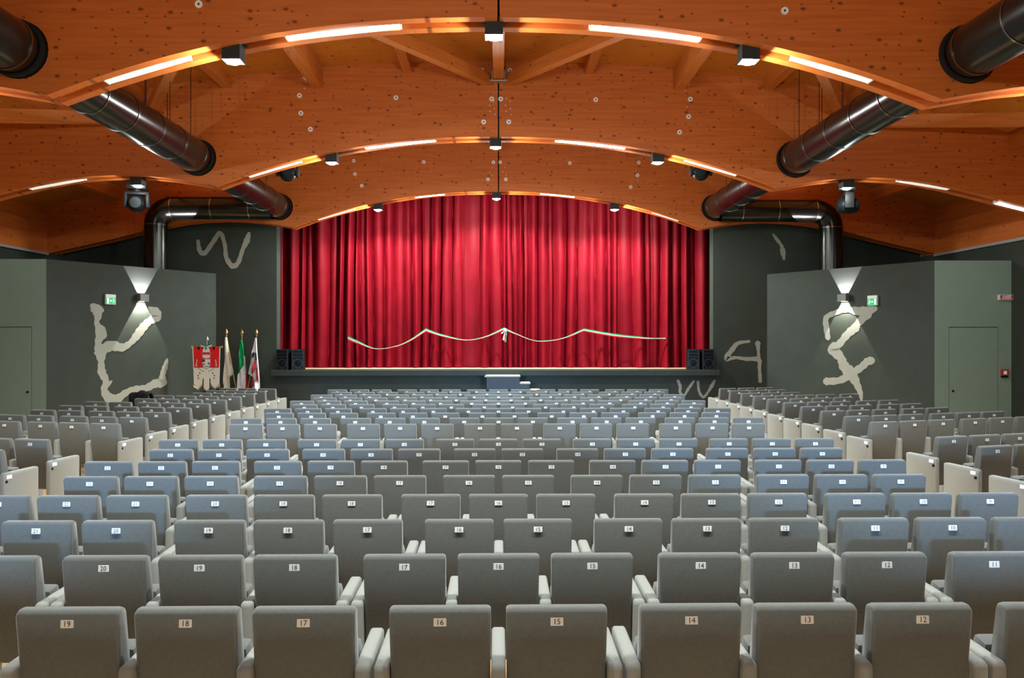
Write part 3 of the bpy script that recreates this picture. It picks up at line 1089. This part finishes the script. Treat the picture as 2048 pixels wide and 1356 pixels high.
# side-on steps up to the stage
Ys = 20.62
a, b = at(972, 752, Ys), at(1040, 752, Ys)
st = thing('stage_steps', 'blue-grey steps with pale wooden treads up to the stage front', 'steps', (a.x, Ys, 0))
z0, wd = a.z, b.x - a.x
obj('platform_body', bxm(.015, wd - .012, .015, .49, 0, z0 - .04), M_STEPBLUE, st)
obj('tread', bxm(-.012, wd + .012, 0, .49, z0 - .04, z0, .012), M_TREAD, st)
bm = bmesh.new()
tube(bm, [(-.012, .02, z0 - .02), (-.012, -.012, z0 - .02)], .024, 12)
obj('nosing_end', bm, M_TREAD, st)
for k in range(1, 6):
    zz = z0 - .178 * k
    x0_ = wd + .25 * (k - 1)
    obj('step_body', bxm(x0_ - .012, x0_ + .238, .015, .49, 0, zz - .04), M_STEPBLUE, st)
    obj('tread', bxm(x0_ - .010, x0_ + .262, 0, .49, zz - .04, zz, .012), M_TREAD, st)

# ------------------------------------------------------------------ town banner and flags
s8 = lambda x, y, Y: at(370 + x / 8.533, 650 + y / 8.533, Y)
YB = 20.26
c = s8(368, 380, YB)
ban = thing('town_banner', 'red and white town banner with crest hanging from a crossbar stand', 'banner', (c.x, YB, 0))
def bw(x, y, dy=0.0):
    v = s8(x, y, YB)
    return Vector((v.x - c.x, dy, v.z))
bm = bmesh.new()
tube(bm, [(0, .035, 0), (0, .035, bw(368, 230).z)], .013, 10)
obj('pole', bm, M_SILVER, ban)
bm = bmesh.new()
tube(bm, [(0, .035, 0), (0, .035, .02), (0, .035, .05)], [.17, .17, .03], 20)
obj('stand_base', bm, M_SILVER, ban)
bm = bmesh.new()
tube(bm, [(0, .035, bw(368, 285).z), (0, .035, bw(368, 262).z), (0, .035, bw(368, 240).z), (0, .035, bw(368, 196).z)], [.02, .045, .03, .004], 12)
obj('finial', bm, M_SILVER, ban, smooth=50)
bm = bmesh.new()
tube(bm, [bw(110, 384), bw(628, 384)], .014, 10)
obj('crossbar', bm, M_GOLD, ban)
for x in (112, 626):
    bm = bmesh.new()
    bmesh.ops.create_icosphere(bm, subdivisions=2, radius=.03)
    o = obj('crossbar_knob', bm, M_GOLD, ban, smooth=80)
    o.location = bw(x, 384)


def sheet(outline, dy, th=.004):
    bm = bmesh.new()
    prism(bm, [(bw(x, y).x, bw(x, y).z) for x, y in outline], [], lambda u, v: Vector((u, dy, v)), lambda u, v: Vector((u, dy + th, v)))
    return bm


obj('red_field', sheet([(138, 378), (602, 378), (592, 738), (160, 738)], -.02), M_CLOTHR, ban)
obj('white_field', sheet([(160, 738), (592, 738), (590, 1010), (512, 1090), (440, 1000), (440, 930), (420, 910), (420, 1080), (380, 1125), (325, 1080), (325, 910), (305, 930), (300, 1010), (235, 1095), (165, 1010)], -.02), M_CREAM, ban)
for pts in ([(150, 1020), (235, 1088), (305, 1005), (300, 1045), (235, 1112), (150, 1065)], [(445, 1005), (512, 1082), (600, 1010), (605, 1065), (512, 1100), (445, 1045)], [(325, 1075), (380, 1118), (425, 1078), (420, 1100), (380, 1145), (325, 1105)]):
    obj('fringe', sheet(pts, -.026, .006), M_FRINGE, ban)
obj('side_trim', sheet([(132, 378), (146, 378), (170, 1010), (160, 1010)], -.026, .006), M_CREAM, ban)
obj('side_trim', sheet([(594, 378), (608, 378), (592, 1010), (580, 1010)], -.026, .006), M_CREAM, ban)
obj('shield_border', sheet([(296, 582), (442, 582), (442, 690), (420, 735), (368, 765), (318, 735), (296, 690)], -.026, .006), M_SILVER, ban)
obj('shield', sheet([(303, 590), (436, 590), (436, 690), (415, 728), (368, 755), (323, 728), (303, 690)], -.030, .004), M_CLOTHW, ban)
for pts, m in (([(303, 595), (350, 595), (345, 640), (303, 640)], M_CLOTHDR), ([(303, 672), (345, 665), (345, 690), (303, 692)], M_BLUE), ([(398, 640), (436, 660), (430, 685), (398, 680)], M_BLUE), ([(325, 705), (410, 705), (400, 728), (340, 728)], M_FRINGE), ([(303, 592), (322, 592), (318, 612), (303, 612)], M_GOLD)):
    obj('shield_emblem', sheet(pts, -.034, .004), m, ban)
crown = [(305, 560), (305, 510), (322, 530), (330, 505), (345, 528), (360, 503), (372, 528), (385, 503), (398, 528), (412, 505), (420, 530), (436, 510), (430, 565), (368, 578)]
obj('crown', sheet(crown, -.028, .008), M_CLOTHW, ban)
import math as _m
for i in range(9):
    an = math.radians(-38 + 76 * i / 8)
    x, y = 368 + 195 * math.sin(an) * .66, 590 - 128 * math.cos(an)
    if abs(i - 4) < 1.5:
        continue
    obj('embroidered_letter', sheet([(x - 8, y - 9), (x + 8, y - 9), (x + 8, y + 7), (x - 8, y + 7)], -.026, .006), M_FRINGE, ban)
for s in (-1, 1):
    for i in range(8):
        an = math.radians(18 + 11 * i)
        x, y = 368 + s * 165 * math.sin(an), 640 + 165 * math.cos(an)
        r = 13
        obj('laurel_leaf', sheet([(x - r, y), (x, y - r * .7), (x + r, y), (x, y + r * .7)], -.028, .006), M_CLOTHG if i < 5 else M_GOLD, ban)
    for i in range(4):
        x, y = 368 + s * (160 + 4 * i), 610 + 30 * i
        obj('scroll', sheet([(x - 9, y - 12), (x + 9, y - 12), (x + 7, y + 14), (x - 7, y + 14)], -.026, .006), M_CLOTHW, ban)
    for i in range(3):
        x, y = 368 + s * (110 + 28 * i * (1 if i < 2 else .4)), 830 + 42 * i
        obj('scroll', sheet([(x - 12, y), (x, y - 18), (x + 12, y), (x, y + 18)], -.026, .006), M_STEPBLUE, ban)
    # tricolour cockade tails over the crossbar
    obj('cockade_green', sheet([(368 + s * 10, 350), (368 + s * 95, 325), (368 + s * 95, 345), (368 + s * 10, 372)], -.036, .006), M_CLOTHG, ban)
    obj('cockade_white', sheet([(368 + s * 10, 372), (368 + s * 95, 345), (368 + s * 90, 372), (368 + s * 18, 392)], -.036, .006), M_CLOTHW, ban)
    obj('loop', sheet([(368 + s * 128 - 18, 378), (368 + s * 128 + 18, 378), (368 + s * 128 + 14, 430), (368 + s * 128 - 14, 430)], -.026, .006), M_BLACK, ban)
obj('cockade', sheet([(330, 400), (350, 372), (385, 372), (410, 400), (436, 440), (425, 470), (368, 475), (312, 465), (308, 440)], -.036, .008), M_CLOTHW, ban)
obj('cockade_green', sheet([(350, 400), (372, 372), (384, 425), (355, 430)], -.044, .006), M_CLOTHG, ban)

YFL = 21.2


def flag(top, foot, label, cloths):
    """top, foot: zoom pixels of the finial base and the pole where it meets the seats; cloths: (name, material, outline, lift)."""
    a = s8(*top, YFL)
    b = s8(*foot, YFL)
    d = (b - a)
    base = a + d * ((a.z - .34) / (a.z - b.z))
    t = thing('standing_flag', label, 'flag', (base.x, YFL, .34), 0, 'flags standing by the stage')
    loc = Vector((base.x, YFL, .34))
    bm = bmesh.new()
    tube(bm, [Vector((0, 0, 0)), a - loc], .014, 8)
    obj('pole', bm, M_GOLD, t)
    bm = bmesh.new()
    p = a - loc
    tube(bm, [p + Vector((0, 0, h)) for h in (-.02, .015, .03, .07, .11, .17)], [.016, .03, .014, .042, .03, .004], 12)
    obj('finial', bm, M_GOLD, t, smooth=50)
    for nm, m, out, lift in cloths:
        # draped cloth: outline filled with vertical folds and real depth
        L = [(s8(x, y, YFL) - loc) for x, y in out]
        bm = bmesh.new()
        prism(bm, [(v.x, v.z) for v in L], [], lambda u, v: Vector((u, -lift - .05, v)), lambda u, v: Vector((u, -lift + .03, v)))
        bmesh.ops.subdivide_edges(bm, edges=bm.edges[:], cuts=3, use_grid_fill=True)
        for v in bm.verts:
            k = max(0.0, min(1.0, (p.z - v.co.z) / 1.2))
            v.co.y += .05 * k * math.sin(v.co.x * 48 + v.co.z * 5)
        obj(nm, bm, m, t, smooth=60)
    return t


sx_ = s8(976, 1450, YFL).x
fs = thing('flag_stand', 'low gilt stand holding three leaning flag poles beside the stage', 'flag stand', (sx_, YFL, 0))
bm = bmesh.new()
tube(bm, [(0, 0, 0), (0, 0, .03), (0, 0, .06), (0, 0, .20)], [.15, .15, .05, .04], 18)
obj('foot', bm, M_GOLD, fs)
obj('socket_block', bxm(-.11, .11, -.04, .04, .20, .335, .01), M_GOLD, fs)
flag((708, 190), (868, 1085), 'plain cream flag on a leaning gilt pole beside the town banner',
     [('cloth', M_CREAM, [(700, 215), (722, 225), (770, 640), (830, 780), (828, 830), (770, 900), (782, 1150), (668, 1150), (675, 900), (690, 500)], .02)])
flag((972, 190), (975, 1085), 'Italian tricolour flag with a gilt spear tip between two white flags',
     [('green_cloth', M_CLOTHG, [(965, 270), (990, 290), (1020, 520), (1012, 700), (925, 840), (922, 760), (945, 480)], .05),
      ('white_cloth', M_CLOTHW, [(1018, 530), (1032, 560), (1048, 800), (1040, 1000), (1035, 1150), (915, 1150), (916, 850), (1010, 690)], .035),
      ('red_cloth', M_CLOTHR, [(1044, 830), (1052, 880), (1056, 1150), (1026, 1150), (1030, 950)], .01)])
flag((1222, 190), (1078, 1085), 'white flag with dark red cross and dark heads beside the stage opening',
     [('white_cloth', M_CLOTHW, [(1212, 230), (1226, 240), (1240, 480), (1262, 700), (1275, 900), (1275, 1150), (1160, 1150), (1170, 900), (1105, 830), (1160, 470)], .04),
      ('red_band', M_CLOTHDR, [(1205, 650), (1228, 610), (1215, 760), (1190, 830), (1165, 820), (1185, 720)], .125),
      ('red_band', M_CLOTHDR, [(1240, 720), (1262, 740), (1258, 960), (1238, 940), (1245, 840)], .125),
      ('red_band', M_CLOTHDR, [(1162, 910), (1185, 930), (1200, 1050), (1158, 1040)], .125),
      ('dark_head', M_CLOTHB, [(1180, 490), (1200, 470), (1200, 530), (1175, 570)], .125),
      ('dark_head', M_CLOTHB, [(1228, 480), (1245, 500), (1246, 600), (1230, 610)], .125)])

# ------------------------------------------------------------------ theatre seats
BW = .46        # back width
AX = .265       # armrest axis from the seat centre
ROWP, GAPP = .53, .615


def backrest_mesh():
    prof = [(0.0, .878), (.008, .893), (.022, .90), (.055, .90), (.07, .893), (.079, .876), (.168, .43), (.165, .30), (.150, .285), (.075, .285), (.060, .30)]
    bm = bmesh.new()
    segs = [(-BW / 2, .012), (-BW / 2 + .006, .004), (-BW / 2 + .018, 0), (BW / 2 - .018, 0), (BW / 2 - .006, .004), (BW / 2, .012)]
    cyz = (.08, .59)
    rings = []
    for x, ins in segs:
        ring = []
        for y, z in prof:
            dy, dz = cyz[0] - y, cyz[1] - z
            l = math.hypot(dy, dz)
            taper = 1 - .04 * max(0, (.62 - z) / .34)
            ring.append(bm.verts.new((x * taper, y + dy / l * ins, z + dz / l * ins)))
        rings.append(ring)
    n = len(prof)
    for a, b in zip(rings, rings[1:]):
        for k in range(n):
            bm.faces.new((a[k], a[(k + 1) % n], b[(k + 1) % n], b[k]))
    bm.faces.new(rings[0])
    bm.faces.new(rings[-1])
    return mesh_of(bm, 'backrest', 55)


def cushion_mesh():
    bm = bmesh.new()
    M = Matrix.Translation((0, .265, .49)) @ Matrix.Rotation(math.radians(10), 4, 'X')
    box(bm, -.222, .222, -.055, .055, -.18, .18, .03, 2, None, M)
    return mesh_of(bm, 'seat_cushion', 55)


def arm_mesh():
    prof = [(-.012, .0), (-.012, .618), (-.004, .636), (.014, .645), (.46, .655), (.478, .648), (.486, .63), (.486, .0)]
    bm = bmesh.new()
    rings = []
    for x, ins in ((-.033, .010), (-.023, 0), (.023, 0), (.033, .010)):
        ring = []
        for y, z in prof:
            yy = min(max(y, -.012 + ins), .486 - ins)
            zz = z - ins if z > .3 else z
            ring.append(bm.verts.new((x, yy, zz)))
        rings.append(ring)
    n = len(prof)
    for a, b in zip(rings, rings[1:]):
        for k in range(n):
            bm.faces.new((a[k], a[(k + 1) % n], b[(k + 1) % n], b[k]))
    bm.faces.new(rings[0])
    bm.faces.new(rings[-1])
    return mesh_of(bm, 'armrest', 50)


ME_BACK, ME_CUSH, ME_ARM = backrest_mesh(), cushion_mesh(), arm_mesh()
ME_END = ME_ARM.copy()
ME_END.name = 'end_panel'
ME_BACK.materials.append(M_FABRIC)
ME_CUSH.materials.append(M_FABRIC)
ME_ARM.materials.append(M_PANEL)
ME_END.materials.append(M_PANEL)
ME_PLATE = mesh_of(bxm(-.029, .029, -.004, .002, -.0185, .0185, .0015), 'number_plate')
ME_PLATE.materials.append(M_PLATE)
ME_ROW = mesh_of(bxm(-.004, .002, -.035, .035, -.02, .02), 'row_plate')
ME_ROW.materials.append(M_PLATE)
bmk = bmesh.new()
tube(bmk, [(-.012, 0, 0), (.004, 0, 0)], .016, 10)
ME_KNOB = mesh_of(bmk, 'knob')
ME_KNOB.materials.append(M_BLACK)
REAR_TILT = math.atan2(.06, .58)


def seat(x, y, rz, num, label, group, right_arm, end=0, letter=None):
    """end: -1/+1 when the left/right armrest is an aisle end panel with a row plate."""
    t = bpy.data.objects.new('theatre_seat', None)
    t.empty_display_size = .1
    COL.objects.link(t)
    jx, jr = random.uniform(-.001, .001), random.uniform(-.002, .002)
    t.location = (x + jx, y + random.uniform(-.004, .004), 0)
    t.rotation_euler = (0, 0, rz + jr)
    tag(t, label, 'seat', group)
    def part(name, me, loc=(0, 0, 0), rot=None, parent=None):
        o = bpy.data.objects.new(name, me)
        COL.objects.link(o)
        o.parent = parent or t
        o.location = loc
        if rot:
            o.rotation_euler = rot
        return o
    part('backrest', ME_BACK)
    part('seat_cushion', ME_CUSH)
    part('armrest' if end != -1 else 'end_panel', ME_ARM if end != -1 else ME_END, (-AX, 0, 0))
    if right_arm:
        part('armrest' if end != 1 else 'end_panel', ME_ARM if end != 1 else ME_END, (AX, 0, 0))
    p = part('number_plate', ME_PLATE, (0, .0035, .838), (-REAR_TILT, 0, 0))
    me = text_mesh(str(num), .036)
    if not me.materials:
        me.materials.append(M_INK)
    part('number', me, (0, -.0046, -.001), (PI / 2, 0, 0), p)
    if end:
        e = end * (AX + .033)
        part('row_plate', ME_ROW, (e + end * .002, .055, .598), None if end < 0 else (0, 0, PI))
        part('knob', ME_KNOB, (e, .018, .548))
    return t


def row_centres(units):
    xs_, x = [], 0.0
    for ui, n in enumerate(units):
        for k in range(n):
            xs_.append((x, k == n - 1, k))
            x += ROWP if k < n - 1 else GAPP
    w = xs_[-1][0]
    return [(a - w / 2, last, k) for a, last, k in xs_]


NUMW = ['zero', 'one', 'two', 'three', 'four', 'five', 'six', 'seven', 'eight', 'nine', 'ten', 'eleven', 'twelve', 'thirteen', 'fourteen', 'fifteen', 'sixteen', 'seventeen', 'eighteen', 'nineteen', 'twenty', 'twenty-one', 'twenty-two', 'twenty-three']
ORDN = ['', 'first', 'second', 'third', 'fourth', 'fifth', 'sixth', 'seventh', 'eighth', 'ninth', 'tenth', 'eleventh', 'twelfth']
REAR_Y = [3.74, 4.645, 5.55, 6.45, 7.35, 8.25, 9.15, 10.04]
FRONT_Y = [11.84, 12.735, 13.63, 14.525, 15.42, 16.315, 17.21, 18.105, 19.0, 19.9]
hidden = {0: lambda x: x < -2.5 or x > 2.75, 1: lambda x: x < -3.6 or x > 3.6, 2: lambda x: False, 3: lambda x: False}
for ri, Y in enumerate(REAR_Y + FRONT_Y):
    odd = ri % 2 == 0
    units = (3, 3, 2, 3, 3) if odd else (3, 3, 3, 3, 3)
    top = 22 if odd else 23
    if ri >= 15:
        continue
    for i, (x, last, k) in enumerate(row_centres(units)):
        if ri in hidden and hidden[ri](x):
            continue
        num = top - i
        if ri < 8:
            where = 'in the back row' if ri == 0 else 'in the %s row from the back' % ORDN[ri + 1]
            lab = 'grey theatre seat plated %s %s, centre block' % (NUMW[num], where)
            g = 'centre seats behind the cross aisle'
        else:
            lab = 'grey theatre seat, place %s in the %s centre row past the cross aisle' % (NUMW[num], ORDN[ri - 7])
            g = 'centre seats ahead of the cross aisle'
        seat(x, Y, 0, num, lab, g, last)

# the three farthest centre rows show only their rims: one joined object
src = []
for ri in (15, 16, 17):
    units = (3, 3, 2, 3, 3) if ri % 2 == 0 else (3, 3, 3, 3, 3)
    for x, last, k in row_centres(units):
        Y = (REAR_Y + FRONT_Y)[ri]
        src += [(ME_BACK, x, Y, 0), (ME_CUSH, x, Y, 0), (ME_ARM, x - AX, Y, 0), (ME_PLATE, x, Y, 1)]
        if last:
            src.append((ME_ARM, x + AX, Y, 0))
bm = bmesh.new()
MI = {ME_BACK: 0, ME_CUSH: 0, ME_ARM: 1, ME_PLATE: 2}
for me, x, Y, pl_ in src:
    n0 = len(bm.verts)
    f0 = len(bm.faces)
    bm.from_mesh(me)
    bm.verts.ensure_lookup_table()
    bm.faces.ensure_lookup_table()
    for v in bm.verts[n0:]:
        v.co += Vector((x, Y + (.004 if pl_ else 0), .838 if pl_ else 0))
    for f in bm.faces[f0:]:
        f.material_index = MI[me]
me = bpy.data.meshes.new('front_seat_rows')
bm.to_mesh(me)
bm.free()
o = link('front_seat_rows', me, [M_FABRIC, M_PANEL, M_PLATE])
tag(o, 'three farthest rows of grey theatre seats before the stage apron', 'seats', None, 'stuff')

# side blocks, turned towards the stage
YR = [20.34, 19.44, 18.5, 17.61, 16.69, 15.75, 14.84, 13.92, 12.97, 12.06, 10.23, 9.33, 8.43]
YL = [20.35, 19.46, 18.56, 17.60, 16.66, 15.72, 14.76, 13.83, 12.91, 12.0, 10.13, 9.2]
NRW = [(3,), (3,), (3,), (4, 1), (4,), (3, 2), (3, 2), (3, 2), (3, 3), (3, 3), (3,), (2,), (1,)]
NLW = [(3,), (3,), (3,), (4, 1), (4,), (3, 2), (3, 2), (3, 2), (3, 3), (3, 2), (2,), (1,)]
for side, YS, NS, tilt in ((-1, YL, NLW, 12.6), (1, YR, NRW, 16.0)):
    th = math.radians(tilt)
    sd = 'left' if side < 0 else 'right'
    for ri, (Y, units) in enumerate(zip(YS, NS)):
        d = 0.0
        idx = 0
        for ui, n in enumerate(units):
            for k in range(n):
                x = side * (5.70 + d * math.cos(th))
                y = Y + d * math.sin(th)
                base = (23 if ri % 2 else 22) if side < 0 else 8
                num = base + 1 + idx if side < 0 else base - idx
                first_l = (k == n - 1) if side < 0 else (k == 0)   # leftmost of its unit
                last_r = (k == 0) if side < 0 else (k == n - 1)    # rightmost of its unit
                end = 0
                if idx == 0:
                    end = 1 if side < 0 else -1
                nth = 'aisle' if idx == 0 else ORDN[idx + 1]
                lab = 'grey seat %s, %s row from the stage, %s side block' % ('at the aisle end' if idx == 0 else ORDN[idx + 1] + ' from the aisle', ORDN[ri + 1] if ri + 1 < len(ORDN) else 'last', sd)
                seat(x, y, (th if side > 0 else -th), max(num, 1), lab, 'seats of the %s side block' % sd, last_r, end)
                idx += 1
                d += ROWP if k < n - 1 else GAPP

# black coat thrown over a seat of the left block
th = math.radians(12.6)
d5 = .53 * 3 + .615
cx, cy = -(5.70 + d5 * math.cos(th)), 17.60 + d5 * math.sin(th)
bm = bmesh.new()
prof = [(-.05, .60), (-.06, .72), (-.055, .84), (-.035, .915), (.03, .955), (.11, .92), (.16, .82), (.195, .70)]
NXc = 14
g1, g2 = [], []
rc = random.Random(5)
for i in range(NXc + 1):
    x = -.17 + .46 * i / NXc
    fall = .12 * math.sin(i * .9) + .05 * math.sin(i * 2.3)
    r1, r2 = [], []
    for j, (y, z) in enumerate(prof):
        e = 1 if j == 0 else .4 if j == 1 else .1 if j == 7 else 0
        hump = .05 * math.exp(-((i - 8) / 3.5) ** 2)
        zz = z + hump * (1 if 2 <= j <= 5 else 0) + fall * e + rc.uniform(-.008, .008)
        yy = y + .012 * math.sin(i * 1.3 + j)
        yy = yy - .02 if j < 4 else yy + .02
        r1.append(bm.verts.new((x, yy, zz)))
        r2.append(bm.verts.new((x, yy + (.02 if j < 4 else -.02), zz - (.02 if 2 <= j <= 5 else 0))))
    g1.append(r1)
    g2.append(r2)
for i in range(NXc):
    for j in range(len(prof) - 1):
        bm.faces.new((g1[i][j], g1[i + 1][j], g1[i + 1][j + 1], g1[i][j + 1]))
        bm.faces.new((g2[i][j], g2[i][j + 1], g2[i + 1][j + 1], g2[i + 1][j]))
    for j in (0, len(prof) - 1):
        bm.faces.new((g1[i][j], g2[i][j], g2[i + 1][j], g1[i + 1][j]))
for i in (0, NXc):
    for j in range(len(prof) - 1):
        bm.faces.new((g1[i][j], g1[i][j + 1], g2[i][j + 1], g2[i][j]))
o = obj('coat', bm, M_CLOTHB, smooth=70)
o.location = (cx, cy, 0)
o.rotation_euler = (0, 0, -th)
tag(o, 'black coat thrown over a seat back in the left side block', 'coat')
